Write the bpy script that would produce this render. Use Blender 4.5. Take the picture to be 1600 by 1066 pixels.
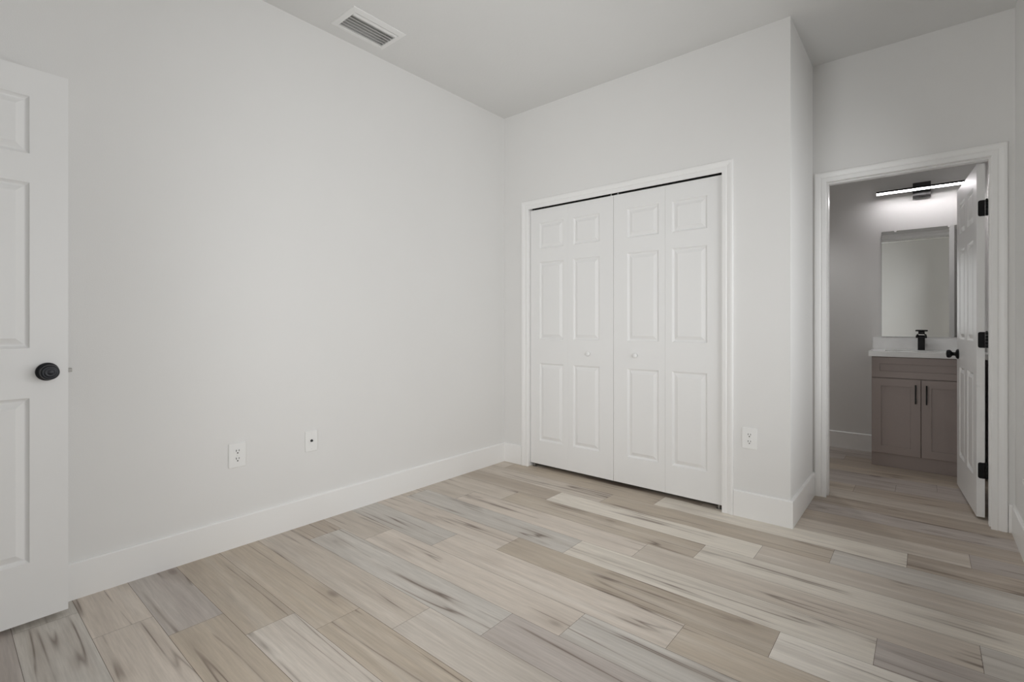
import bpy, math, random
from mathutils import Vector, Matrix

for o in list(bpy.data.objects):
    bpy.data.objects.remove(o)
scene = bpy.context.scene
col = scene.collection

# ------------------------------------------------------------------ camera
IMG_W, IMG_H = 1600, 1066
FOCAL_PX, HORIZON = 766.64, 508.13
cam_d = bpy.data.cameras.new('camera')
cam_d.sensor_fit = 'HORIZONTAL'
cam_d.sensor_width = 36.0
cam_d.lens = 36.0 * FOCAL_PX / IMG_W
cam_d.shift_y = -(IMG_H / 2 - HORIZON) / IMG_W
cam_d.clip_start = 0.02
cam = bpy.data.objects.new('camera', cam_d)
col.objects.link(cam)
cam.location = (2.6217, -3.0125, 1.101)
cam.rotation_euler = (math.radians(90), 0, math.radians(40.1446))
scene.camera = cam

# ------------------------------------------------------------------ world, daylight, exposure
SKY_SIDE, SKY_BACK, SKY_FRONT = 1.40, 5.5, 2.80
world = bpy.data.worlds.new('overcast_sky')
scene.world = world
world.use_nodes = True
wnt = world.node_tree
bg = wnt.nodes['Background']
# bright overcast sky, brighter on the side the added back window faces (-y)
wtc = wnt.nodes.new('ShaderNodeTexCoord')
wsep = wnt.nodes.new('ShaderNodeSeparateXYZ')
wnt.links.new(wtc.outputs['Generated'], wsep.inputs[0])
wadd = wnt.nodes.new('ShaderNodeMath')
wadd.operation = 'ADD'
for k, (f0, f1, t0, t1) in enumerate(((-0.46, -0.82, SKY_SIDE, SKY_BACK), (-0.10, 0.35, 0.0, SKY_FRONT - SKY_SIDE))):
    wmr = wnt.nodes.new('ShaderNodeMapRange')
    wnt.links.new(wsep.outputs['Y'], wmr.inputs['Value'])
    wmr.inputs['From Min'].default_value = f0
    wmr.inputs['From Max'].default_value = f1
    wmr.inputs['To Min'].default_value = t0
    wmr.inputs['To Max'].default_value = t1
    wnt.links.new(wmr.outputs['Result'], wadd.inputs[k])
bg.inputs['Color'].default_value = (0.995, 0.985, 1.0, 1)
wnt.links.new(wadd.outputs[0], bg.inputs['Strength'])

scene.view_settings.view_transform = 'Standard'
scene.view_settings.look = 'None'
scene.view_settings.gamma = 1.0
scene.view_settings.use_curve_mapping = False
scene.view_settings.exposure = 0.0
scene.cycles.use_denoising = True
scene.cycles.max_bounces = 16
scene.cycles.diffuse_bounces = 12
scene.cycles.glossy_bounces = 6
scene.cycles.sample_clamp_indirect = 6.0
scene.cycles.caustics_reflective = False
scene.cycles.caustics_refractive = False

# window openings, both out of frame: right wall beside the camera and one added behind the camera for fill
WIN_Y0, WIN_Y1, WIN_Z0, WIN_Z1 = -3.10, 0.29, 0.36, 2.20
WB_X0, WB_X1, WB_Z0, WB_Z1 = 1.08, 2.00, 0.12, 2.25

TW = 0.055          # thickness of the two window walls
# room dimensions
H = 2.78            # ceiling height
XR = 2.983          # right wall
XC = 2.06           # outside corner of the closet
Y2 = 0.686          # wall with the bathroom doorway
YB0 = 0.806         # bathroom side of that wall
YB1 = 2.26          # vanity wall
YBACK = -3.46       # wall behind the camera
XBL = 0.20          # bathroom left end

for loc, aim, sx, sy in (((XR + TW + 0.01, (WIN_Y0 + WIN_Y1) / 2, (WIN_Z0 + WIN_Z1) / 2), (-1, 0, 0), WIN_Y1 - WIN_Y0, WIN_Z1 - WIN_Z0),
                         (((WB_X0 + WB_X1) / 2, YBACK - TW - 0.01, (WB_Z0 + WB_Z1) / 2), (0, 1, 0), WB_X1 - WB_X0, WB_Z1 - WB_Z0)):
    pl = bpy.data.lights.new('window_portal', 'AREA')
    pl.shape = 'RECTANGLE'
    pl.size = sx
    pl.size_y = sy
    pl.cycles.is_portal = True
    po = bpy.data.objects.new('window_portal', pl)
    col.objects.link(po)
    po.location = loc
    po.rotation_euler = Vector(aim).to_track_quat('-Z', 'Y').to_euler()


# ------------------------------------------------------------------ mesh helpers
class MB:
    """collects faces, links them as one mesh object"""

    def __init__(self):
        self.v, self.f, self.m, self.s = [], [], [], []

    def face(self, pts, mi=0, smooth=False):
        n = len(self.v)
        self.v += [tuple(p) for p in pts]
        self.f.append(tuple(range(n, n + len(pts))))
        self.m.append(mi)
        self.s.append(smooth)

    def box(self, x0, x1, y0, y1, z0, z1, mi=0):
        P = [(x, y, z) for x in (x0, x1) for y in (y0, y1) for z in (z0, z1)]
        for q in ((0, 1, 3, 2), (4, 6, 7, 5), (0, 4, 5, 1), (2, 3, 7, 6), (0, 2, 6, 4), (1, 5, 7, 3)):
            self.face([P[i] for i in q], mi)

    def grid(self, rows, closed_u=False, smooth=True, mi=0):
        """rows of equal length points -> shared-vertex quads"""
        n = len(self.v)
        R, Cn = len(rows), len(rows[0])
        for r in rows:
            self.v += [tuple(p) for p in r]
        for i in range(R - 1):
            for j in range(Cn if closed_u else Cn - 1):
                a = n + i * Cn + j
                b = n + i * Cn + (j + 1) % Cn
                self.f.append((a, b, b + Cn, a + Cn))
                self.m.append(mi)
                self.s.append(smooth)

    def lathe(self, prof, origin, axis, n=40, mi=0):
        """prof: (radius, distance along axis)"""
        ax = Vector(axis).normalized()
        u = ax.orthogonal().normalized()
        w = ax.cross(u)
        o = Vector(origin)
        rows = []
        for r, d in prof:
            r = max(r, 1e-5)
            rows.append([o + ax * d + (u * math.cos(2 * math.pi * k / n) + w * math.sin(2 * math.pi * k / n)) * r
                         for k in range(n)])
        self.grid(rows, closed_u=True, mi=mi)
        self.face(list(reversed(rows[0])), mi)
        self.face(rows[-1], mi)

    def prism(self, pts, axis, a0, a1, mi=0):
        """polygon pts (2D) extruded along axis 'x','y' or 'z' from a0 to a1"""
        def P(p, a):
            if axis == 'x':
                return (a, p[0], p[1])
            if axis == 'y':
                return (p[0], a, p[1])
            return (p[0], p[1], a)
        n = len(pts)
        self.face([P(p, a0) for p in pts], mi)
        self.face([P(p, a1) for p in reversed(pts)], mi)
        for i in range(n):
            a, b = pts[i], pts[(i + 1) % n]
            self.face([P(b, a0), P(a, a0), P(a, a1), P(b, a1)], mi)

    def build(self, name, mats, parent=None, bevel=0.0, seg=2, fixn=True, merge=True):
        me = bpy.data.meshes.new(name)
        me.from_pydata(self.v, [], self.f)
        if not isinstance(mats, (list, tuple)):
            mats = [mats]
        for m in mats:
            me.materials.append(m)
        for p, mi, s in zip(me.polygons, self.m, self.s):
            p.material_index = mi
            p.use_smooth = s
        if fixn:
            import bmesh
            b = bmesh.new()
            b.from_mesh(me)
            if merge:
                bmesh.ops.remove_doubles(b, verts=b.verts, dist=1e-5)
            bmesh.ops.recalc_face_normals(b, faces=b.faces)
            b.to_mesh(me)
            b.free()
        o = bpy.data.objects.new(name, me)
        col.objects.link(o)
        if bevel:
            md = o.modifiers.new('bevel', 'BEVEL')
            md.width = bevel
            md.segments = seg
            md.limit_method = 'ANGLE'
            md.angle_limit = math.radians(40)
        if parent:
            o.parent = parent
        return o


def tag(o, label=None, cat=None, group=None, kind=None):
    if label:
        o['label'] = label
    if cat:
        o['category'] = cat
    if group:
        o['group'] = group
    if kind:
        o['kind'] = kind
    return o


def struct(o, label, cat):
    return tag(o, label, cat, kind='structure')


def empty(name, loc, rz=0.0):
    o = bpy.data.objects.new(name, None)
    o.empty_display_size = 0.1
    col.objects.link(o)
    o.location = loc
    o.rotation_euler = (0, 0, rz)
    return o


def rounded_rect(x0, x1, z0, z1, r, n=5):
    pts = []
    for cx, cz, a0 in ((x1 - r, z1 - r, 0), (x0 + r, z1 - r, 90), (x0 + r, z0 + r, 180), (x1 - r, z0 + r, 270)):
        for k in range(n + 1):
            a = math.radians(a0 + 90 * k / n)
            pts.append((cx + r * math.cos(a), cz + r * math.sin(a)))
    return pts


# ------------------------------------------------------------------ materials
def new_mat(name):
    m = bpy.data.materials.new(name)
    m.use_nodes = True
    nt = m.node_tree
    return m, nt, nt.nodes['Principled BSDF']


def N(nt, typ, **kw):
    n = nt.nodes.new(typ)
    for k, v in kw.items():
        setattr(n, k, v)
    return n


def painted(name, rgb, rough, bump=0.0, scale=180.0, detail=3.0, spec=0.5, mottle=0.012):
    m, nt, p = new_mat(name)
    p.inputs['Roughness'].default_value = rough
    p.inputs['Specular IOR Level'].default_value = spec
    tc = N(nt, 'ShaderNodeTexCoord')
    nz = N(nt, 'ShaderNodeTexNoise')
    nz.inputs['Scale'].default_value = 3.0
    nt.links.new(tc.outputs['Object'], nz.inputs['Vector'])
    mr = N(nt, 'ShaderNodeMapRange')
    mr.inputs['To Min'].default_value = 1.0 - mottle
    mr.inputs['To Max'].default_value = 1.0 + mottle
    nt.links.new(nz.outputs['Fac'], mr.inputs['Value'])
    vm = N(nt, 'ShaderNodeVectorMath', operation='SCALE')
    vm.inputs[0].default_value = rgb
    nt.links.new(mr.outputs['Result'], vm.inputs['Scale'])
    nt.links.new(vm.outputs['Vector'], p.inputs['Base Color'])
    if bump:
        n2 = N(nt, 'ShaderNodeTexNoise')
        n2.inputs['Scale'].default_value = scale
        n2.inputs['Detail'].default_value = detail
        nt.links.new(tc.outputs['Object'], n2.inputs['Vector'])
        b = N(nt, 'ShaderNodeBump')
        b.inputs['Strength'].default_value = bump
        b.inputs['Distance'].default_value = 0.002
        nt.links.new(n2.outputs['Fac'], b.inputs['Height'])
        nt.links.new(b.outputs['Normal'], p.inputs['Normal'])
    return m


M = {}
M['wall'] = painted('wall_paint', (0.800, 0.796, 0.786), 0.75, bump=0.12, scale=220, spec=0.25)
M['ceiling'] = painted('ceiling_knockdown', (0.730, 0.730, 0.722), 0.9, bump=0.35, scale=70, detail=4, spec=0.15)
M['trim'] = painted('trim_semigloss', (0.890, 0.888, 0.880), 0.30, spec=0.5, mottle=0.004)
M['door'] = painted('door_paint', (0.850, 0.850, 0.845), 0.38, spec=0.45, mottle=0.004)
M['plastic'] = painted('white_plastic', (0.86, 0.86, 0.85), 0.3, mottle=0.0)
M['vent'] = painted('vent_enamel', (0.80, 0.80, 0.79), 0.4, mottle=0.0)
M['duct'] = painted('duct_liner', (0.55, 0.55, 0.54), 0.8, mottle=0.0)
M['slot'] = painted('slot_dark', (0.03, 0.03, 0.03), 0.6, mottle=0.0)
M['black'] = painted('matte_black_metal', (0.006, 0.006, 0.0065), 0.42, mottle=0.0, spec=0.22)
M['plate'] = painted('satin_black_plate', (0.035, 0.034, 0.035), 0.30, mottle=0.0, spec=0.6)
M['bronze'] = painted('blue_black_bronze', (0.008, 0.009, 0.014), 0.33, mottle=0.0, spec=0.38)
M['taupe'] = painted('taupe_cabinet_paint', (0.345, 0.290, 0.270), 0.45, mottle=0.006, spec=0.4)
M['dark'] = painted('dark_recess', (0.02, 0.02, 0.02), 0.9, mottle=0.0, spec=0.1)
M['seam'] = painted('plank_seam', (0.15, 0.12, 0.09), 0.9, mottle=0.0, spec=0.1)
M['basin'] = painted('white_basin', (0.85, 0.85, 0.84), 0.12, mottle=0.0)

m, nt, p = new_mat('satin_steel')
p.inputs['Base Color'].default_value = (0.36, 0.35, 0.33, 1)
p.inputs['Metallic'].default_value = 1.0
p.inputs['Roughness'].default_value = 0.55
M['steel'] = m

m, nt, p = new_mat('mirror_silver')
p.inputs['Base Color'].default_value = (0.90, 0.915, 0.905, 1)
p.inputs['Metallic'].default_value = 1.0
p.inputs['Roughness'].default_value = 0.01
M['mirror'] = m

m, nt, p = new_mat('clear_clip')
p.inputs['Base Color'].default_value = (0.85, 0.85, 0.84, 1)
p.inputs['Roughness'].default_value = 0.15
M['clip'] = m

# quartz counter with faint veins
m, nt, p = new_mat('white_quartz')
tc = N(nt, 'ShaderNodeTexCoord')
nz = N(nt, 'ShaderNodeTexNoise')
nz.inputs['Scale'].default_value = 9.0
nz.inputs['Detail'].default_value = 6.0
nt.links.new(tc.outputs['Object'], nz.inputs['Vector'])
cr = N(nt, 'ShaderNodeValToRGB')
cr.color_ramp.elements[0].position = 0.42
cr.color_ramp.elements[0].color = (0.765, 0.765, 0.755, 1)
cr.color_ramp.elements[1].position = 0.55
cr.color_ramp.elements[1].color = (0.80, 0.80, 0.79, 1)
nt.links.new(nz.outputs['Fac'], cr.inputs['Fac'])
nt.links.new(cr.outputs['Color'], p.inputs['Base Color'])
p.inputs['Roughness'].default_value = 0.18
M['quartz'] = m

# window glass
m, nt, p = new_mat('window_glass')
nt.nodes.remove(p)
out = nt.nodes['Material Output']
tr = N(nt, 'ShaderNodeBsdfTransparent')
tr.inputs['Color'].default_value = (0.96, 0.98, 0.97, 1)
gl = N(nt, 'ShaderNodeBsdfGlossy')
gl.inputs['Roughness'].default_value = 0.01
fr = N(nt, 'ShaderNodeFresnel')
fr.inputs['IOR'].default_value = 1.25
mx = N(nt, 'ShaderNodeMixShader')
nt.links.new(fr.outputs['Fac'], mx.inputs['Fac'])
nt.links.new(tr.outputs['BSDF'], mx.inputs[1])
nt.links.new(gl.outputs['BSDF'], mx.inputs[2])
nt.links.new(mx.outputs['Shader'], out.inputs['Surface'])
M['glass'] = m

# LED diffuser of the vanity light
m, nt, p = new_mat('led_diffuser')
p.inputs['Base Color'].default_value = (0.9, 0.9, 0.9, 1)
p.inputs['Emission Color'].default_value = (1.0, 0.95, 0.965, 1)
p.inputs['Emission Strength'].default_value = 39.0
M['led'] = m


m, nt, p = new_mat('fill_light_lens')  # glowing lens of the added bathroom fill light
p.inputs['Base Color'].default_value = (0.9, 0.9, 0.9, 1)
p.inputs['Emission Color'].default_value = (1.0, 0.96, 0.93, 1)
p.inputs['Emission Strength'].default_value = 2.0
M['fill_lens'] = m


def floor_material():
    m, nt, p = new_mat('vinyl_plank_floor')
    L = nt.links.new
    tone = N(nt, 'ShaderNodeAttribute', attribute_name='plank_tone')
    seed = N(nt, 'ShaderNodeAttribute', attribute_name='plank_seed')
    geo = N(nt, 'ShaderNodeTexCoord')

    def coords(sx, sy):
        v = N(nt, 'ShaderNodeVectorMath', operation='MULTIPLY')
        v.inputs[1].default_value = (sx, sy, 0)
        L(geo.outputs['Object'], v.inputs[0])
        return v.outputs['Vector']

    def noise(sx, sy, detail=3.0, rough=0.55, mul=1.0, dist=0.0):
        n = N(nt, 'ShaderNodeTexNoise', noise_dimensions='4D')
        n.inputs['Scale'].default_value = 1.0
        n.inputs['Detail'].default_value = detail
        n.inputs['Roughness'].default_value = rough
        n.inputs['Distortion'].default_value = dist
        L(coords(sx, sy), n.inputs['Vector'])
        w = N(nt, 'ShaderNodeMath', operation='MULTIPLY')
        w.inputs[1].default_value = 7.3 * mul
        L(seed.outputs['Fac'], w.inputs[0])
        L(w.outputs[0], n.inputs['W'])
        return n.outputs['Fac']

    def remap(src, a, b, c, d):
        r = N(nt, 'ShaderNodeMapRange')
        for k, v in zip(('From Min', 'From Max', 'To Min', 'To Max'), (a, b, c, d)):
            r.inputs[k].default_value = v
        L(src, r.inputs['Value'])
        return r.outputs['Result']

    def mul(a, b):
        r = N(nt, 'ShaderNodeMath', operation='MULTIPLY')
        L(a, r.inputs[0])
        L(b, r.inputs[1])
        return r.outputs[0]

    def mixc(fac, a, b, mode='MIX'):
        r = N(nt, 'ShaderNodeMix', data_type='RGBA', blend_type=mode)
        L(fac, r.inputs['Factor'])
        for s, x in ((r.inputs[6], a), (r.inputs[7], b)):
            if isinstance(x, tuple):
                s.default_value = x
            else:
                L(x, s)
        return r.outputs[2]

    # broad cloudy figure
    c = mixc(remap(noise(0.9, 13.0, 4), 0.50, 0.74, 0.0, 0.35), tone.outputs['Color'], (0.78, 0.74, 0.68, 1))
    c = mixc(remap(noise(0.8, 15.0, 4, mul=1.7), 0.50, 0.75, 0.0, 0.50), c, (0.37, 0.315, 0.265, 1))
    # grain
    g = remap(noise(7.0, 150.0, 4, 0.65, mul=0.6), 0.25, 0.75, 0.86, 1.13)
    vm = N(nt, 'ShaderNodeVectorMath', operation='SCALE')
    L(c, vm.inputs[0])
    L(g, vm.inputs['Scale'])
    g2 = remap(noise(2.2, 42.0, 3, 0.6, mul=0.8, dist=0.3), 0.3, 0.7, 0.92, 1.07)
    vm2 = N(nt, 'ShaderNodeVectorMath', operation='SCALE')
    L(vm.outputs['Vector'], vm2.inputs[0])
    L(g2, vm2.inputs['Scale'])
    c = vm2.outputs['Vector']
    # long dark mineral streaks: thin level line of a stretched noise, only here and there
    st = noise(0.42, 11.0, 2, 0.45, mul=2.3)
    d = N(nt, 'ShaderNodeMath', operation='SUBTRACT')
    L(st, d.inputs[0])
    d.inputs[1].default_value = 0.5
    ab = N(nt, 'ShaderNodeMath', operation='ABSOLUTE')
    L(d.outputs[0], ab.inputs[0])
    line = remap(ab.outputs[0], 0.0, 0.014, 1.0, 0.0)
    halo = remap(ab.outputs[0], 0.0, 0.05, 1.0, 0.0)
    mask = remap(noise(2.4, 5.0, 2, mul=3.1), 0.46, 0.60, 0.0, 1.0)
    c = mixc(mul(halo, remap(mask, 0, 1, 0, 0.38)), c, (0.28, 0.22, 0.175, 1))
    c = mixc(mul(line, remap(mask, 0, 1, 0, 0.85)), c, (0.13, 0.092, 0.070, 1))
    # small knots
    vo = N(nt, 'ShaderNodeTexVoronoi', voronoi_dimensions='4D', feature='F1')
    vo.inputs['Scale'].default_value = 1.0
    vo.inputs['Randomness'].default_value = 1.0
    L(coords(2.6, 6.5), vo.inputs['Vector'])
    w = N(nt, 'ShaderNodeMath', operation='MULTIPLY')
    w.inputs[1].default_value = 3.7
    L(seed.outputs['Fac'], w.inputs[0])
    L(w.outputs[0], vo.inputs['W'])
    knot = remap(vo.outputs['Distance'], 0.07, 0.15, 1.0, 0.0)
    ring = remap(vo.outputs['Distance'], 0.10, 0.38, 1.0, 0.0)
    c = mixc(remap(ring, 0, 1, 0, 0.33), c, (0.27, 0.21, 0.165, 1))
    c = mixc(remap(knot, 0, 1, 0, 0.70), c, (0.14, 0.10, 0.08, 1))
    L(c, p.inputs['Base Color'])
    p.inputs['Roughness'].default_value = 0.42
    p.inputs['Specular IOR Level'].default_value = 0.45
    bp = N(nt, 'ShaderNodeBump')
    bp.inputs['Strength'].default_value = 0.12
    bp.inputs['Distance'].default_value = 0.001
    L(g, bp.inputs['Height'])
    L(bp.outputs['Normal'], p.inputs['Normal'])
    return m


M['floor'] = floor_material()

# ------------------------------------------------------------------ floor: planks laid along x, butt joints as in the room
TONES = {
    'T': (0.505, 0.430, 0.345),   # tan
    'L': (0.720, 0.665, 0.585),   # light cream
    'C': (0.580, 0.525, 0.465),   # cream
    'H': (0.780, 0.730, 0.660),   # palest cream
    'G': (0.570, 0.535, 0.490),   # cool grey
    'V': (0.470, 0.420, 0.385),   # violet grey
    'B': (0.620, 0.550, 0.480),   # pinkish beige
    'N': (0.560, 0.495, 0.425),   # neutral beige
    'W': (0.450, 0.380, 0.310),   # brown
}
ROW_W, ROW_Y0, PLANK_L = 0.178, -2.825, 1.21
# row -> (one joint x, tones of the planks from left to right around it)
ROWS = {0: (1.35, 'GGNL'), 1: (0.39, 'BBGT'), 2: (0.572, 'VTNL'), 3: (0.775, 'TCGT'), 4: (0.937, 'TTBG'),
        5: (1.145, 'NCTB'), 6: (0.206, 'WGVL'), 7: (0.418, 'NBGL'), 8: (0.735, 'GBTN'), 9: (1.012, 'BTHG'),
        10: (1.281, 'NGLV'), 11: (0.343, 'NBNG'), 12: (0.570, 'NTLG'), 13: (0.790, 'WLN'), 14: (1.070, 'NTG'),
        15: (0.135, 'NTLW'), 16: (0.36, 'NWNV'), 17: (0.58, 'TVWN'), 18: (0.80, 'WNVW')}
rnd = random.Random(4)


def build_floor():
    mb = MB()
    tones, seeds = [], []
    xa, xb = -0.05, 3.05
    for k in range(-8, 29):
        xb = 1.05 if k < -3 else 3.05
        y0 = ROW_Y0 + k * ROW_W
        y1 = y0 + ROW_W
        if k in ROWS:
            j, ts = ROWS[k]
        else:
            j, ts = (0.2 + 0.213 * k) % PLANK_L, ''.join(rnd.choice('TLGNWBV') for _ in range(4))
            if k > 18:
                ts = ''.join(rnd.choice('WNVT') for _ in range(4))
        while j - PLANK_L > xa:
            j -= PLANK_L
        ends = [xa] + [j + i * PLANK_L for i in range(4) if xa < j + i * PLANK_L < xb] + [xb]
        for i in range(len(ends) - 1):
            g = 0.0006
            x0, x1 = ends[i] + g, ends[i + 1] - g
            a, b = y0 + g, y1 - g
            mb.face([(x0, a, 0), (x1, a, 0), (x1, b, 0), (x0, b, 0)])
            t = TONES[ts[i % len(ts)]]
            f = rnd.uniform(0.96, 1.04)
            tones.append((t[0] * f, t[1] * f, t[2] * f, 1.0))
            seeds.append(rnd.uniform(0, 10))
    mb.box(-0.05, 3.05, YBACK - TW, 2.30, -0.12, -0.0015, mi=1)
    mb.box(-0.05, 1.05, -4.30, YBACK - TW, -0.12, -0.0015, mi=1)
    o = mb.build('floor', [M['floor'], M['seam']], fixn=False)
    me = o.data
    me.attributes.new('plank_tone', 'FLOAT_COLOR', 'CORNER')
    me.attributes.new('plank_seed', 'FLOAT', 'FACE')
    ca, sa = me.attributes['plank_tone'], me.attributes['plank_seed']
    for i, pg in enumerate(me.polygons):
        for li in pg.loop_indices:
            ca.data[li].color = tones[i] if i < len(tones) else (0.1, 0.1, 0.1, 1)
        sa.data[i].value = seeds[i] if i < len(seeds) else 0.0
    return struct(o, 'pale wood-look plank floor running through bedroom and bathroom', 'floor')


build_floor()

# ------------------------------------------------------------------ walls and ceiling
T = 0.116
VX0, VX1, VY0, VY1 = 0.090, 0.326, -1.578, -1.238      # vent flange
VHX0, VHX1, VHY0, VHY1 = 0.118, 0.290, -1.548, -1.268    # duct opening
b = MB()
b.box(-0.12, VHX0, YBACK - TW, 2.40, H, H + 0.12)
b.box(VHX1, 3.12, YBACK - TW, 2.40, H, H + 0.12)
b.box(VHX0, VHX1, YBACK - TW, VHY0, H, H + 0.12)
b.box(VHX0, VHX1, VHY1, 2.40, H, H + 0.12)
b.box(-0.12, 1.12, -4.40, YBACK - TW, H, H + 0.12)
struct(b.build('ceiling', M['ceiling']), 'off-white textured ceiling above the whole room', 'ceiling')

b = MB()
b.box(-T, 0, YBACK - TW, 0.80, 0, H)
struct(b.build('wall_left', M['wall']), 'long blank off-white wall with outlet and cable plate', 'wall')

# closet front wall with its opening
CX0, CX1, CZ = 0.248, 1.708, 2.016
b = MB()
b.box(0, CX0, 0, 0.1, 0, H)
b.box(CX1, XC, 0, 0.1, 0, H)
b.box(CX0, CX1, 0, 0.1, CZ, H)
struct(b.build('wall_closet', M['wall']), 'off-white wall around the white bifold closet doors', 'wall')

b = MB()
b.box(XC - 0.1, XC, 0.1, Y2, 0, H)
struct(b.build('wall_alcove', M['wall']), 'narrow off-white return wall between closet corner and bathroom doorway', 'wall')

# wall with the bathroom doorway
BX0, BX1, BZ = 2.131, 2.896, 2.022
b = MB()
b.box(0, BX0 - 0.012, Y2, YB0, 0, H)
b.box(BX1 + 0.012, XR, Y2, YB0, 0, H)
b.box(BX0 - 0.012, BX1 + 0.012, Y2, YB0, BZ + 0.012, H)
struct(b.build('wall_doorway', M['wall']), 'shaded off-white wall above and beside the bathroom doorway', 'wall')

# right wall with the window opening
b = MB()
b.box(XR, XR + TW, YBACK - TW, WIN_Y0, 0, H)
b.box(XR, XR + TW, WIN_Y1, YB1 + 0.1, 0, H)
b.box(XR, XR + TW, WIN_Y0, WIN_Y1, 0, WIN_Z0)
b.box(XR, XR + TW, WIN_Y0, WIN_Y1, WIN_Z1, H)
struct(b.build('wall_right', M['wall']), 'off-white wall at the right edge beside the bathroom doorway', 'wall')

# wall behind the camera, with the entrance the open door belongs to
EX0, EX1, EZ = 0.17, 0.95, 2.06
b = MB()
b.box(0, EX0, YBACK - TW, YBACK, 0, H)
b.box(EX1, WB_X0, YBACK - TW, YBACK, 0, H)
b.box(WB_X1, XR, YBACK - TW, YBACK, 0, H)
b.box(WB_X0, WB_X1, YBACK - TW, YBACK, 0, WB_Z0)
b.box(WB_X0, WB_X1, YBACK - TW, YBACK, WB_Z1, H)
b.box(EX0, EX1, YBACK - TW, YBACK, EZ, H)
struct(b.build('wall_back', M['wall']), 'off-white wall seen only in the bathroom mirror', 'wall')
# hallway stub beyond the entrance
b = MB()
b.box(-0.12, 1.10, -4.35, -4.25, 0, H)
struct(b.build('wall_hall', M['wall']), 'off-white hallway wall beyond the bedroom entrance', 'wall')
b = MB()
b.box(-0.12, 0.0, -4.25, YBACK - TW, 0, H)
struct(b.build('wall_hall_left', M['wall']), 'off-white end wall of the hallway by the hinge side', 'wall')
b = MB()
b.box(1.0, 1.07, -4.25, YBACK - TW, 0, H)
struct(b.build('wall_hall_right', M['wall']), 'off-white end wall of the hallway opposite the hinge side', 'wall')

# bathroom
b = MB()
b.box(XBL - 0.1, XR, YB1, YB1 + 0.1, 0, H)
struct(b.build('wall_vanity', M['wall']), 'grey-white bathroom wall behind mirror, light and vanity', 'wall')
b = MB()
b.box(XBL - 0.1, XBL, YB0, YB1, 0, H)
struct(b.build('wall_bathroom_left', M['wall']), 'bathroom end wall hidden left of the doorway', 'wall')


# ------------------------------------------------------------------ baseboards
BB_H, BB_T = 0.148, 0.014


def baseboard(name, p0, p1, nrm, label):
    """a board along p0->p1 standing off the wall along nrm"""
    p0, p1, n = Vector(p0), Vector(p1), Vector(nrm)
    prof = [(0, 0.0), (BB_T, 0.0), (BB_T, BB_H - 0.005), (BB_T - 0.005, BB_H), (0, BB_H)]
    mb = MB()
    A = [Vector((p0.x, p0.y, 0)) + Vector((n.x, n.y, 0)) * d + Vector((0, 0, z)) for d, z in prof]
    B = [Vector((p1.x, p1.y, 0)) + Vector((n.x, n.y, 0)) * d + Vector((0, 0, z)) for d, z in prof]
    mb.face(A)
    mb.face(list(reversed(B)))
    for i in range(5):
        j = (i + 1) % 5
        mb.face([A[j], A[i], B[i], B[j]])
    return struct(mb.build(name, M['trim']), label, 'baseboard')


baseboard('baseboard_left', (0, YBACK), (0, 0), (1, 0), 'long white baseboard under the blank left wall')
baseboard('baseboard_closet_left', (BB_T, 0), (0.187, 0), (0, -1), 'short white baseboard piece in the corner left of the closet')
baseboard('baseboard_closet_right', (1.769, 0), (XC + BB_T, 0), (0, -1), 'white baseboard piece under the outlet right of the closet')
baseboard('baseboard_alcove', (XC, 0), (XC, Y2), (1, 0), 'white baseboard round the closet corner toward the bathroom')
baseboard('baseboard_right', (XR, YBACK), (XR, Y2), (-1, 0), 'white baseboard along the wall at the right edge')
baseboard('baseboard_doorway', (2.957, Y2), (XR - BB_T, Y2), (0, -1), 'tiny white baseboard piece right of the bathroom door casing')
baseboard('baseboard_vanity', (XBL, YB1), (2.292, YB1), (0, -1), 'white bathroom baseboard left of the vanity')
baseboard('baseboard_bathroom', (XBL + BB_T, YB0), (2.06, YB0), (0, 1), 'white baseboard on the bathroom side of the doorway wall')
baseboard('baseboard_back', (1.03, YBACK), (XR - BB_T, YBACK), (0, 1), 'white baseboard on the wall behind the camera')


# ------------------------------------------------------------------ door casings and jambs
def casing(name, x0, x1, ztop, ywall, sgn, label, w=0.064):
    """moulded U-shaped casing; sgn -1: stands off toward -y"""
    prof = [(0, 0), (0, 0.009), (0.004, 0.012), (0.024, 0.013), (0.030, 0.010), (0.036, 0.013), (0.050, 0.017),
            (w - 0.004, 0.017), (w, 0.013), (w, 0)]
    mb = MB()

    def path(o, d):
        y = ywall + sgn * d
        return [(x0 - o, y, 0), (x0 - o, y, ztop + o), (x1 + o, y, ztop + o), (x1 + o, y, 0)]
    P = [path(o, d) for o, d in prof]
    for i in range(len(P) - 1):
        for k in range(3):
            mb.face([P[i][k], P[i][k + 1], P[i + 1][k + 1], P[i + 1][k]])
    mb.face([q[0] for q in P])
    mb.face([q[3] for q in P])
    n = len(P) - 1
    for k in range(3):
        mb.face([P[0][k], P[n][k], P[n][k + 1], P[0][k + 1]])
    return struct(mb.build(name, M['trim']), label, 'door trim')


def jamb(name, x0, x1, ztop, y0, y1, th, label, stop=None):
    mb = MB()
    mb.box(x0 - th, x0, y0, y1, 0, ztop + th)
    mb.box(x1, x1 + th, y0, y1, 0, ztop + th)
    mb.box(x0, x1, y0, y1, ztop, ztop + th)
    if stop:
        s0, s1, d = stop
        mb.box(x0, x0 + d, s0, s1, 0, ztop)
        mb.box(x1 - d, x1, s0, s1, 0, ztop)
        mb.box(x0 + d, x1 - d, s0, s1, ztop - d, ztop)
    return struct(mb.build(name, M['trim'], merge=False), label, 'door trim')


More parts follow.
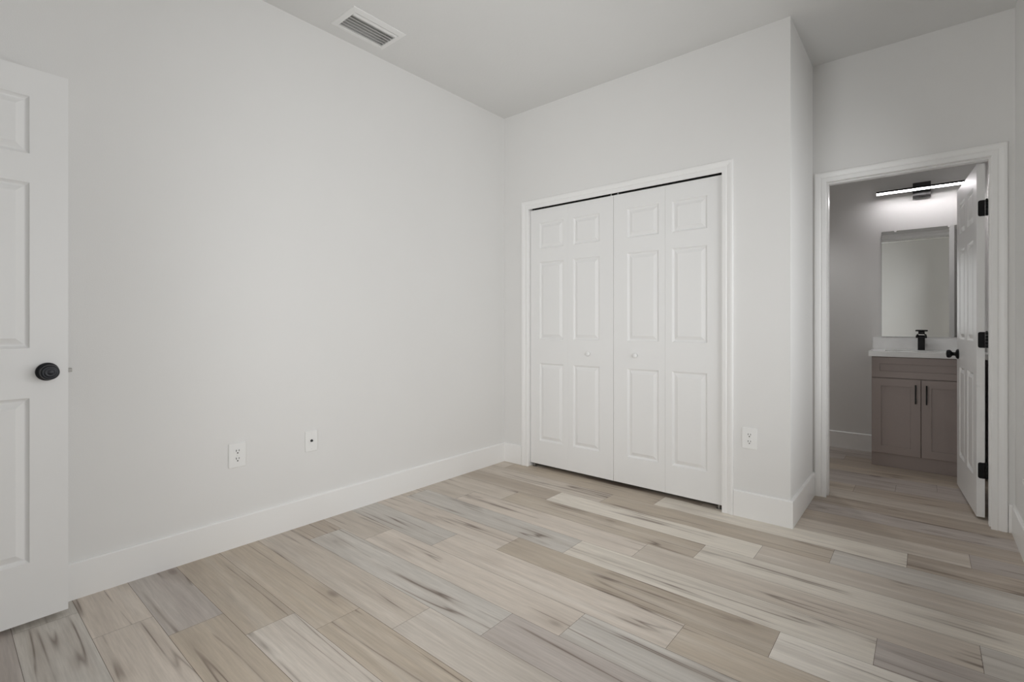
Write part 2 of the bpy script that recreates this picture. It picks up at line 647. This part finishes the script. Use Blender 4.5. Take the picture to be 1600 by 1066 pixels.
casing('trim_1', 0.2525, 1.7035, 2.002, 0.0, -1, 'white moulded casing around the bifold closet doors')
casing('trim_2', 2.136, 2.891, 2.014, Y2, -1, 'white moulded casing around the bathroom doorway')
jamb('trim_3', 2.131, 2.896, BZ - 0.003, Y2, YB0, 0.012, 'white jamb lining the bathroom doorway', stop=(0.722, 0.766, 0.010))
casing('trim_4', 2.136, 2.891, 2.024, YB0, 1, 'white casing on the bathroom side of the doorway', w=0.057)
casing('trim_5', EX0 + 0.016, EX1 - 0.016, EZ - 0.018, YBACK, 1, 'white casing around the bedroom entrance')
jamb('trim_6', EX0 + 0.012, EX1 - 0.012, EZ - 0.012, YBACK - TW, YBACK, 0.012, 'white jamb lining the bedroom entrance')
# closet jamb lining
mb = MB()
mb.box(CX0, CX0 + 0.003, 0.0, 0.1, 0, CZ)
mb.box(CX1 - 0.003, CX1, 0.0, 0.1, 0, CZ)
struct(mb.build('trim_7', M['trim'], merge=False), 'thin white side lining inside the closet opening', 'door trim')


# ------------------------------------------------------------------ doors
PROF = [(0.0, 0.0), (0.004, 0.006), (0.010, 0.0115), (0.013, 0.0120), (0.036, 0.0010)]


def panel_slab(mb, w, h, t, panels):
    """door leaf x 0..w, y -t..0, z 0..h with moulded raised panels on both faces"""
    xs = sorted({0.0, w} | {p[0] for p in panels} | {p[1] for p in panels})
    zs = sorted({0.0, h} | {p[2] for p in panels} | {p[3] for p in panels})
    for y, s in ((0.0, -1.0), (-t, 1.0)):
        for i in range(len(xs) - 1):
            for j in range(len(zs) - 1):
                a, bb, c, d = xs[i], xs[i + 1], zs[j], zs[j + 1]
                cx, cz = (a + bb) / 2, (c + d) / 2
                if any(q[0] < cx < q[1] and q[2] < cz < q[3] for q in panels):
                    continue
                mb.face([(a, y, c), (bb, y, c), (bb, y, d), (a, y, d)])
        for q in panels:
            loops = []
            for o, dep in PROF:
                yy = y + s * dep
                loops.append([(q[0] + o, yy, q[2] + o), (q[1] - o, yy, q[2] + o), (q[1] - o, yy, q[3] - o), (q[0] + o, yy, q[3] - o)])
            for A, B in zip(loops, loops[1:]):
                for k in range(4):
                    mb.face([A[k], A[(k + 1) % 4], B[(k + 1) % 4], B[k]])
            mb.face(loops[-1])
    # edges
    for i in range(len(xs) - 1):
        for z in (0.0, h):
            mb.face([(xs[i], 0, z), (xs[i + 1], 0, z), (xs[i + 1], -t, z), (xs[i], -t, z)])
    for j in range(len(zs) - 1):
        for x in (0.0, w):
            mb.face([(x, 0, zs[j]), (x, 0, zs[j + 1]), (x, -t, zs[j + 1]), (x, -t, zs[j])])


def knob_mesh(mb, x, y, z, s, ring=True):
    """door knob standing off along s*y from the face at y"""
    ax = (0, s, 0)
    mb.lathe([(0.0330, 0.0), (0.0335, 0.003), (0.0320, 0.007), (0.0290, 0.0085), (0.0275, 0.0115), (0.0250, 0.0125), (0.016, 0.014),
              (0.0125, 0.018), (0.0120, 0.028), (0.0150, 0.033), (0.0225, 0.037), (0.0268, 0.043), (0.0275, 0.049),
              (0.0262, 0.055), (0.0235, 0.059), (0.0205, 0.0605), (0.0190, 0.0596), (0.0170, 0.0610), (0.0110, 0.0622), (0.0098, 0.0612),
              (0.0080, 0.0625), (0.0001, 0.0630)], (x, y, z), ax, n=48)


# door_1: open six-panel entrance door at the left edge
d1 = empty('door_1', (0.1207, -2.673, 0.019), math.atan2(-1, 0.0326))
W1, H1, T1 = 0.765, 2.021, 0.035
mb = MB()
cols = [(0.106, 0.3375), (0.4275, 0.659)]
rows = [(0.215, 0.816), (0.998, 1.602), (1.707, 1.917)]
panel_slab(mb, W1, H1, T1, [(a, c, z0, z1) for a, c in cols for z0, z1 in rows])
mb.build('door_leaf', M['door'], d1, fixn=True)
mb = MB()
knob_mesh(mb, 0.059, 0.0, 0.909, 1)
tag(mb.build('door_knob', M['bronze'], d1), 'blue-black knob with round rosette')
mb = MB()
knob_mesh(mb, 0.059, -T1, 0.909, -1)
mb.build('door_knob', M['bronze'], d1)
mb = MB()
mb.prism([(-0.028, 0.880), (-0.007, 0.880), (-0.007, 0.938), (-0.028, 0.938)], 'x', -0.0012, 0.0)
plate = mb.build('latch_plate', M['steel'], d1)
mb = MB()
mb.prism([(-0.024, 0.902), (-0.011, 0.902), (-0.011, 0.917), (-0.024, 0.917)], 'x', -0.013, -0.0012)
mb.build('latch_bolt', M['steel'], plate, bevel=0.0015)
struct(d1, 'white six-panel door standing open at the left edge with dark knob', 'door')

# door_2 and door_3: bifold closet doors
ZB, HB, TB, YF = 0.029, 1.965, 0.032, 0.020
rowsb = [(0.182, 0.779), (0.964, 1.557), (1.660, 1.858)]


def bifold(name, leaves, knob, brx, label):
    root = empty(name, (leaves[0][0], YF + TB, ZB))
    x_root = leaves[0][0]
    for x0, x1, pa, pb in leaves:
        q = MB()
        panel_slab(q, x1 - x0, HB, TB, [(pa - x0, pb - x0, z0, z1) for z0, z1 in rowsb])
        leaf = q.build('bifold_leaf', M['door'], root)
        leaf.location = (x0 - x_root, 0, 0)
    q = MB()
    q.lathe([(0.0095, 0.0), (0.0085, 0.004), (0.0085, 0.010), (0.0150, 0.015), (0.0172, 0.020), (0.0165, 0.025), (0.0120, 0.0285), (0.0001, 0.0295)],
            (knob[0] - x_root, -TB, knob[1] - ZB), (0, -1, 0), n=32)
    q.build('knob', M['door'], root)
    q = MB()
    q.box(brx - 0.016, brx + 0.016, -0.028, -0.004, -ZB + 0.0005, -ZB + 0.003)
    q.box(brx - 0.004, brx + 0.004, -0.020, -0.012, -ZB + 0.003, 0.0)
    q.build('pivot_bracket', M['steel'], root, merge=False)
    q = MB()
    q.lathe([(0.004, 0.0), (0.004, 0.016)], (leaves[0][1] * 0 + knob[2] - x_root, -TB / 2, HB), (0, 0, 1), n=12)
    q.build('guide_pin', M['plastic'], root)
    return struct(root, label, 'closet door')


bifold('door_2', [(0.2565, 0.6068, 0.342, 0.563), (0.6076, 0.9770, 0.650, 0.868)], (0.785, 0.896, 0.952), 0.030,
       'left white folding closet door with raised panels and round knob')
bifold('door_3', [(0.9795, 1.3468, 1.082, 1.302), (1.3476, 1.6990, 1.391, 1.610)], (1.146, 0.898, 1.004), 0.695,
       'right white folding closet door with raised panels and round knob')
# overhead track inside the closet opening
mb = MB()
mb.box(CX0 + 0.003, CX1 - 0.003, 0.022, 0.030, CZ - 0.0015, CZ)
mb.box(CX0 + 0.003, CX1 - 0.003, 0.020, 0.023, CZ - 0.008, CZ)
mb.box(CX0 + 0.003, CX1 - 0.003, 0.049, 0.052, CZ - 0.008, CZ)
tag(mb.build('bifold_track', M['dark'], merge=False), 'dark slim track above the folding closet doors', 'door track')

# door_4: bathroom door standing open into the bathroom
dvx, dvy = 2.785 - 2.842, 1.52 - 0.825
d4 = empty('door_4', (2.842, 0.825, 0.013), math.atan2(dvy, dvx))
W4, H4, T4 = math.hypot(dvx, dvy), 2.003, 0.035
mb = MB()
cols4 = [(0.100, 0.302), (0.395, 0.597)]
rows4 = [(0.215, 0.810), (0.995, 1.585), (1.690, 1.893)]
panel_slab(mb, W4, H4, T4, [(a, c, z0, z1) for a, c in cols4 for z0, z1 in rows4])
mb.build('door_leaf', M['door'], d4)
for s, y in ((1, 0.0), (-1, -T4)):
    mb = MB()
    knob_mesh(mb, W4 - 0.06, y, 0.893, s)
    k = mb.build('door_knob', M['black'], d4)
    if s == 1:
        tag(k, 'matte black door knob')
for zc in (0.264, 1.004, 1.750):
    mb = MB()
    pts = [(-T4 + 0.0, zc - 0.045), (-T4 + 0.0, zc + 0.045)]
    # leaf plate with two rounded corners on the face side
    r = 0.010
    yl = -0.006
    arc = []
    for k in range(6):
        a = math.radians(90 - 90 * k / 5)
        arc.append((yl - r + r * math.cos(a), zc + 0.045 - r + r * math.sin(a)))
    for k in range(6):
        a = math.radians(0 - 90 * k / 5)
        arc.append((yl - r + r * math.cos(a), zc - 0.045 + r + r * math.sin(a)))
    mb.prism([pts[1]] + arc + [pts[0]], 'x', -0.0025, -0.0002)
    hg = mb.build('hinge', M['black'], d4)
    tag(hg, 'black hinge leaf')
    mb = MB()
    for i in range(5):
        z0 = zc - 0.045 + i * 0.018
        mb.lathe([(0.0058, 0.0004), (0.0064, 0.001), (0.0064, 0.017), (0.0058, 0.0176)], (-0.006, -T4 - 0.0066, z0), (0, 0, 1), n=16)
    mb.lathe([(0.0045, 0.0), (0.0050, 0.003), (0.0030, 0.006)], (-0.006, -T4 - 0.0066, zc + 0.045), (0, 0, 1), n=12)
    mb.build('hinge_barrel', M['black'], hg, merge=False)
struct(d4, 'white six-panel bathroom door standing open with black hinges and knob', 'door')

# ------------------------------------------------------------------ windows (right wall, plus an added one behind the camera)
def make_window(name, loc, rz, hw, hh, label):
    """local x: outward from the room, y along the wall, z up"""
    w = empty(name, loc, rz)
    fw = 0.045
    mb = MB()
    mb.box(-0.02, 0.02, -hw, -hw + fw, 0, hh)
    mb.box(-0.02, 0.02, hw - fw, hw, 0, hh)
    mb.box(-0.02, 0.02, -hw + fw, hw - fw, 0, fw)
    mb.box(-0.02, 0.02, -hw + fw, hw - fw, hh - fw, hh)
    mb.box(-0.016, 0.016, -hw + fw, hw - fw, hh / 2 - 0.02, hh / 2 + 0.02)
    mb.build('window_frame', M['plastic'], w, merge=False)
    for z0, z1 in ((fw, hh / 2 - 0.02), (hh / 2 + 0.02, hh - fw)):
        mb = MB()
        mb.face([(0, -hw + fw, z0), (0, hw - fw, z0), (0, hw - fw, z1), (0, -hw + fw, z1)])
        mb.build('window_pane', M['glass'], w)
    mb = MB()
    mb.box(-0.045, -0.02, -hw, hw, 0.0005, 0.018)
    mb.build('window_sill', M['trim'], w)
    return struct(w, label, 'window')


make_window('window_1', (XR + 0.03, (WIN_Y0 + WIN_Y1) / 2, WIN_Z0), 0.0, (WIN_Y1 - WIN_Y0) / 2, WIN_Z1 - WIN_Z0,
            'white-framed window in the right wall beside the camera')
make_window('added_window_2', ((WB_X0 + WB_X1) / 2, YBACK - 0.03, WB_Z0), math.radians(-90), (WB_X1 - WB_X0) / 2, WB_Z1 - WB_Z0,
            'added white-framed fill-light window behind the camera')  # unseen window, added to light the closet wall and alcove


# ------------------------------------------------------------------ wall plates
def oval_slot(mb, cx, cz, w, h, d):
    mb.box(cx - w / 2, cx + w / 2, -d, -d + 0.0004, cz - h / 2, cz + h / 2)


def duplex_outlet(loc, rz, label, w=0.080, h=0.120):
    """local: plate in xz, room side toward -y"""
    root = empty('wall_outlet', loc, rz)
    mb = MB()
    mb.prism(rounded_rect(-w / 2, w / 2, -h / 2, h / 2, 0.004, 3), 'y', -0.0075, 0.0)
    mb.build('cover_plate', M['plastic'], root, bevel=0.0025)
    for zc in (0.0195, -0.0195):
        mb = MB()
        a = rounded_rect(-0.0165, 0.0165, zc - 0.0140, zc + 0.0140, 0.011, 6)
        mb.prism(a, 'y', -0.0092, -0.0075)
        r = mb.build('receptacle', M['plastic'], root)
        mb = MB()
        mb.box(-0.0078, -0.0050, -0.0097, -0.0092, zc - 0.001, zc + 0.0085)
        mb.box(0.0052, 0.0078, -0.0097, -0.0092, zc - 0.000, zc + 0.0080)
        mb.lathe([(0.0032, 0.0), (0.0032, 0.0005)], (0, -0.0092, zc - 0.0080), (0, -1, 0), n=14)
        mb.build('slots', M['slot'], r, merge=False)
    mb = MB()
    mb.lathe([(0.0032, 0.0), (0.0030, 0.0009), (0.0001, 0.0012)], (0, -0.0075, 0), (0, -1, 0), n=14)
    mb.build('screw', M['plastic'], root)
    return tag(root, label, 'outlet', 'duplex outlets')


duplex_outlet((0.0, -2.028, 0.4545), math.radians(90), 'white duplex outlet low on the long left wall')
duplex_outlet((1.8545, 0.0, 0.4555), 0.0, 'white duplex outlet right of the closet doors')

cp = empty('cable_wall_plate', (0.0, -1.6435, 0.4545), math.radians(90))
mb = MB()
mb.prism(rounded_rect(-0.035, 0.035, -0.056, 0.056, 0.004, 3), 'y', -0.0075, 0.0)
mb.build('cover_plate', M['plastic'], cp, bevel=0.0025)
mb = MB()
mb.lathe([(0.0075, 0.0), (0.0070, 0.0025), (0.0048, 0.003), (0.0046, 0.009), (0.0030, 0.009), (0.0028, 0.0085)], (0, -0.0075, 0.003), (0, -1, 0), n=18)
tag(mb.build('jack', M['slot'], cp), 'dark coaxial jack')
for z in (0.042, -0.042):
    mb = MB()
    mb.lathe([(0.0030, 0.0), (0.0028, 0.0008), (0.0001, 0.0011)], (0, -0.0075, z), (0, -1, 0), n=12)
    mb.build('screw', M['plastic'], cp)
tag(cp, 'narrow white cable plate with dark centre jack on left wall', 'cable plate')

# ------------------------------------------------------------------ ceiling vent
ve = empty('ceiling_vent', ((VX0 + VX1) / 2, (VY0 + VY1) / 2, H))
hx, hy = (VX1 - VX0) / 2, (VY1 - VY0) / 2
vcx, vcy = (VX0 + VX1) / 2, (VY0 + VY1) / 2
ix0, ix1, iy0, iy1 = VHX0 - vcx, VHX1 - vcx, VHY0 - vcy, VHY1 - vcy
mb = MB()
loops = []
for (a0, a1, c0, c1, z) in ((-hx, hx, -hy, hy, 0.0), (-hx + 0.002, hx - 0.002, -hy + 0.002, hy - 0.002, -0.004),
                            (ix0 - 0.004, ix1 + 0.004, iy0 - 0.004, iy1 + 0.004, -0.009), (ix0, ix1, iy0, iy1, -0.008), (ix0, ix1, iy0, iy1, 0.0)):
    loops.append([(a0, c0, z), (a1, c0, z), (a1, c1, z), (a0, c1, z)])
for A, B in zip(loops, loops[1:]):
    for k in range(4):
        mb.face([A[k], A[(k + 1) % 4], B[(k + 1) % 4], B[k]])
mb.build('vent_frame', M['vent'], ve)
mb = MB()
e = 0.0006
bxs = [[(ix0 + e, iy0 + e, z), (ix1 - e, iy0 + e, z), (ix1 - e, iy1 - e, z), (ix0 + e, iy1 - e, z)] for z in (0.0, 0.035)]
for k in range(4):
    mb.face([bxs[0][k], bxs[0][(k + 1) % 4], bxs[1][(k + 1) % 4], bxs[1][k]])
mb.face(bxs[1])
mb.build('duct_opening', M['duct'], ve)
nl = 7
pitch = (ix1 - ix0) / nl
for i in range(nl):
    # curved blades along the vent; the one farthest from the wall lies flatter and faces the room
    x = ix0 + pitch * (i + 0.5)
    rows_ = []
    for k in range(7):
        t = k / 6.0 - 0.5
        if i == nl - 1:
            dx, dz = (t * 0.74 - 0.16) * pitch, -0.0080 + 0.005 * t + 0.004 * t * t
        else:
            dx, dz = t * pitch * 0.80, -0.0030 - 0.0090 * t - 0.007 * t * t
        dz = max(dz, -0.0098)
        rows_.append([(x + dx, iy0 + 0.001, dz), (x + dx, iy1 - 0.001, dz)])
    mb = MB()
    mb.grid(rows_)
    lo = [[(p[0], p[1], p[2] + 0.0009) for p in r] for r in rows_]
    mb.grid([list(reversed(r)) for r in lo])
    mb.build('louver', M['vent'], ve, merge=False, fixn=False)
tag(ve, 'white rectangular louvered air vent in the ceiling near the left wall', 'vent')

# ------------------------------------------------------------------ bathroom vanity
VL, VR, VF = 2.294, 2.894, 1.790
vn = empty('bathroom_vanity', ((VL + VR) / 2, VF, 0.0))
cx = (VL + VR) / 2
hwid = (VR - VL) / 2


def vbox(mb, x0, x1, y0, y1, z0, z1):
    mb.box(x0 - cx, x1 - cx, y0 - VF, y1 - VF, z0, z1)


mb = MB()
vbox(mb, VL, VL + 0.018, VF, 2.258, 0.0, 0.8555)
vbox(mb, VR - 0.018, VR, VF, 2.258, 0.0, 0.8555)
vbox(mb, VL + 0.018, VR - 0.018, VF, VF + 0.018, 0.0, 0.8555)
vbox(mb, VL + 0.018, VR - 0.018, 2.240, 2.258, 0.0, 0.8555)
vbox(mb, VL + 0.018, VR - 0.018, VF + 0.018, 2.240, 0.09, 0.108)
mb.build('cabinet_body', M['taupe'], vn, merge=False)


def shaker(x0, x1, z0, z1, name, fr=0.058, rec=0.008, th=0.020):
    q = MB()
    a, c = x0 - cx, x1 - cx
    y0 = -th
    loops = []
    for o, y in ((0, 0.0), (0, y0 + 0.0015), (0.0015, y0), (fr, y0), (fr + 0.001, y0 + rec)):
        loops.append([(a + o, y, z0 + o), (c - o, y, z0 + o), (c - o, y, z1 - o), (a + o, y, z1 - o)])
    for A, B in zip(loops, loops[1:]):
        for k in range(4):
            q.face([A[k], A[(k + 1) % 4], B[(k + 1) % 4], B[k]])
    q.face(loops[-1])
    q.face(loops[0])
    return q.build(name, M['taupe'], vn)


shaker(2.297, 2.891, 0.694, 0.852, 'drawer_front', fr=0.050)
dl = shaker(2.297, 2.5925, 0.106, 0.688, 'cabinet_door')
dr = shaker(2.5965, 2.891, 0.106, 0.688, 'cabinet_door')
for xh, d in ((2.563, dl), (2.626, dr)):
    q = MB()
    x = xh - cx
    q.box(x - 0.0045, x + 0.0045, -0.050, -0.040, 0.508, 0.650)
    q.box(x - 0.004, x + 0.004, -0.040, -0.020, 0.528, 0.537)
    q.box(x - 0.004, x + 0.004, -0.040, -0.020, 0.621, 0.630)
    tag(q.build('handle', M['black'], d, merge=False, bevel=0.001), 'black bar handle')
tag(vn, 'taupe shaker vanity cabinet with two doors under the bathroom mirror', 'vanity')

# countertop with sink cut-out
ct = empty('vanity_countertop', (cx, VF, 0.856))
X0, X1, Y0, Y1 = 2.276 - cx, 2.972 - cx, 1.752 - VF, YB1 - VF
SX0, SX1, SY0, SY1 = -0.225, 0.225, 0.070, 0.325
zt, zb = 0.042, 0.0
mb = MB()
xs, ys = [X0, SX0, SX1, X1], [Y0, SY0, SY1, Y1]
for i in range(3):
    for j in range(3):
        if i == 1 and j == 1:
            continue
        for z in (zt, zb):
            mb.face([(xs[i], ys[j], z), (xs[i + 1], ys[j], z), (xs[i + 1], ys[j + 1], z), (xs[i], ys[j + 1], z)])
for i in range(3):
    for y in (Y0, Y1):
        mb.face([(xs[i], y, zb), (xs[i + 1], y, zb), (xs[i + 1], y, zt), (xs[i], y, zt)])
    for x in (X0, X1):
        mb.face([(x, ys[i], zb), (x, ys[i + 1], zb), (x, ys[i + 1], zt), (x, ys[i], zt)])
for y in (SY0, SY1):
    mb.face([(SX0, y, zb), (SX1, y, zb), (SX1, y, zt), (SX0, y, zt)])
for x in (SX0, SX1):
    mb.face([(x, SY0, zb), (x, SY1, zb), (x, SY1, zt), (x, SY0, zt)])
mb.build('slab', M['quartz'], ct, bevel=0.002)
mb = MB()
mb.box(2.268 - cx, X1, Y1 - 0.020, Y1, zt, zt + 0.096)
mb.build('backsplash', M['quartz'], ct, bevel=0.0015)
mb = MB()
lp = []
for o, z in ((-0.004, 0.0), (0.004, -0.002), (0.015, -0.08), (0.05, -0.115)):
    lp.append([(SX0 + o, SY0 + o, z), (SX1 - o, SY0 + o, z), (SX1 - o, SY1 - o, z), (SX0 + o, SY1 - o, z)])
for A, B in zip(lp, lp[1:]):
    for k in range(4):
        mb.face([A[k], A[(k + 1) % 4], B[(k + 1) % 4], B[k]])
mb.face(lp[-1])
mb.build('sink_basin', M['basin'], ct, fixn=False)
tag(ct, 'white countertop with backsplash and sink on the taupe vanity', 'countertop')

# faucet
fa = empty('faucet', (2.594, 2.175, 0.8985))
mb = MB()
mb.prism(rounded_rect(-0.0225, 0.0225, -0.0225, 0.0225, 0.004, 3), 'z', 0.0, 0.118)
mb.build('faucet_body', M['black'], fa)
mb = MB()   # open waterfall spout reaching forward and widening
secs = []
for y, hw_, z0, z1 in ((0.020, 0.0225, 0.100, 0.128), (-0.022, 0.024, 0.103, 0.130), (-0.070, 0.030, 0.106, 0.126), (-0.115, 0.034, 0.100, 0.116)):
    secs.append([(-hw_, y, z0), (hw_, y, z0), (hw_, y, z1), (hw_ - 0.004, y, z1), (hw_ - 0.005, y, z0 + 0.006), (-hw_ + 0.005, y, z0 + 0.006), (-hw_ + 0.004, y, z1), (-hw_, y, z1)])
mb.grid(secs, closed_u=True, smooth=False)
mb.face(secs[0])
mb.face(secs[-1])
mb.build('spout', M['black'], fa)
mb = MB()   # flat lever plate on a short stem
mb.box(-0.019, 0.021, -0.012, 0.016, 0.128, 0.150)
stem = mb.build('handle_stem', M['black'], fa, bevel=0.002)
mb = MB()
mb.prism([(-0.052, 0.157), (0.022, 0.150), (0.024, 0.154), (0.0, 0.1585), (-0.052, 0.163)], 'x', -0.037, 0.040)
mb.build('lever', M['black'], fa, bevel=0.001)
tag(fa, 'matte black single-lever faucet on the white vanity counter', 'faucet')

# mirror
mi = empty('wall_mirror', (2.594, YB1, 1.004))
mb = MB()
mb.box(-0.262, 0.262, -0.0055, -0.0005, 0.0, 0.895)
mb.build('mirror_glass', M['mirror'], mi)
for x, z in ((-0.170, 0.895), (0.170, 0.895), (-0.170, 0.0), (0.170, 0.0)):
    mb = MB()
    sgn = 1 if z > 0.4 else -1
    mb.box(x - 0.008, x + 0.008, -0.0095, -0.0056, z - (0.012 if sgn > 0 else 0.004), z + (0.010 if sgn > 0 else 0.002))
    mb.box(x - 0.008, x + 0.008, -0.0056, 0.0, z + (0.0005 if sgn > 0 else -0.0035), z + (0.010 if sgn > 0 else -0.0005))
    mb.build('mirror_clip', M['clip'], mi, merge=False, bevel=0.001)
tag(mi, 'frameless rectangular mirror above the bathroom vanity', 'mirror')

# vanity light
li = empty('vanity_light', (2.596, YB1, 2.21))
mb = MB()
prof = [(0.0, 0.062), (-0.042, 0.062)]
for k in range(7):
    a = math.radians(180 + 90 * k / 6)
    prof.append((-0.022 + 0.020 * math.cos(a), -0.042 + 0.020 * math.sin(a)))
prof.append((0.0, -0.062))
mb.prism(prof, 'x', -0.057, 0.057)
mb.build('back_plate', M['plate'], li)
mb = MB()
BXL, BXR = -0.294, 0.290
mb.box(BXL, BXR, -0.132, -0.102, -0.003, 0.011)
mb.box(BXL, BXR, -0.106, -0.102, -0.015, -0.003)
mb.box(-0.020, 0.020, -0.102, -0.042, -0.006, 0.008)
mb.build('bar_housing', M['black'], li, merge=False)
mb = MB()
mb.prism([(-0.130, -0.0032), (-0.1065, -0.0032), (-0.1065, -0.0135), (-0.124, -0.0135), (-0.1285, -0.0110), (-0.130, -0.0075)], 'x', BXL + 0.002, BXR - 0.002)
tag(mb.build('light_diffuser', M['led'], li), 'glowing white light strip')
tag(li, 'slim black bar light glowing white above the bathroom mirror', 'wall light')

# unseen fill light, added to brighten the lower bathroom walls and floor
rl = empty('added_fill_light', (1.70, 1.50, H))
mb = MB()
mb.lathe([(0.088, 0.0), (0.088, 0.003), (0.084, 0.006), (0.072, 0.006), (0.070, 0.003)], (0, 0, 0), (0, 0, -1), n=40)
mb.build('trim_ring', M['plastic'], rl)
mb = MB()
mb.lathe([(0.069, 0.0032), (0.069, 0.0045), (0.0001, 0.0046)], (0, 0, 0), (0, 0, -1), n=40)
lens = mb.build('lens', M['fill_lens'], rl)
sd = bpy.data.lights.new('fill_light_beam', 'SPOT')
sd.energy = 25.0
sd.spot_size = math.radians(96)
sd.spot_blend = 0.55
sd.shadow_soft_size = 0.06
so = bpy.data.objects.new('fill_light_beam', sd)
col.objects.link(so)
so.parent = rl
so.location = (0, 0, -0.07)
tag(rl, 'added round fill lamp, out of view in the bathroom ceiling', 'ceiling light')

bpy.context.view_layer.update()
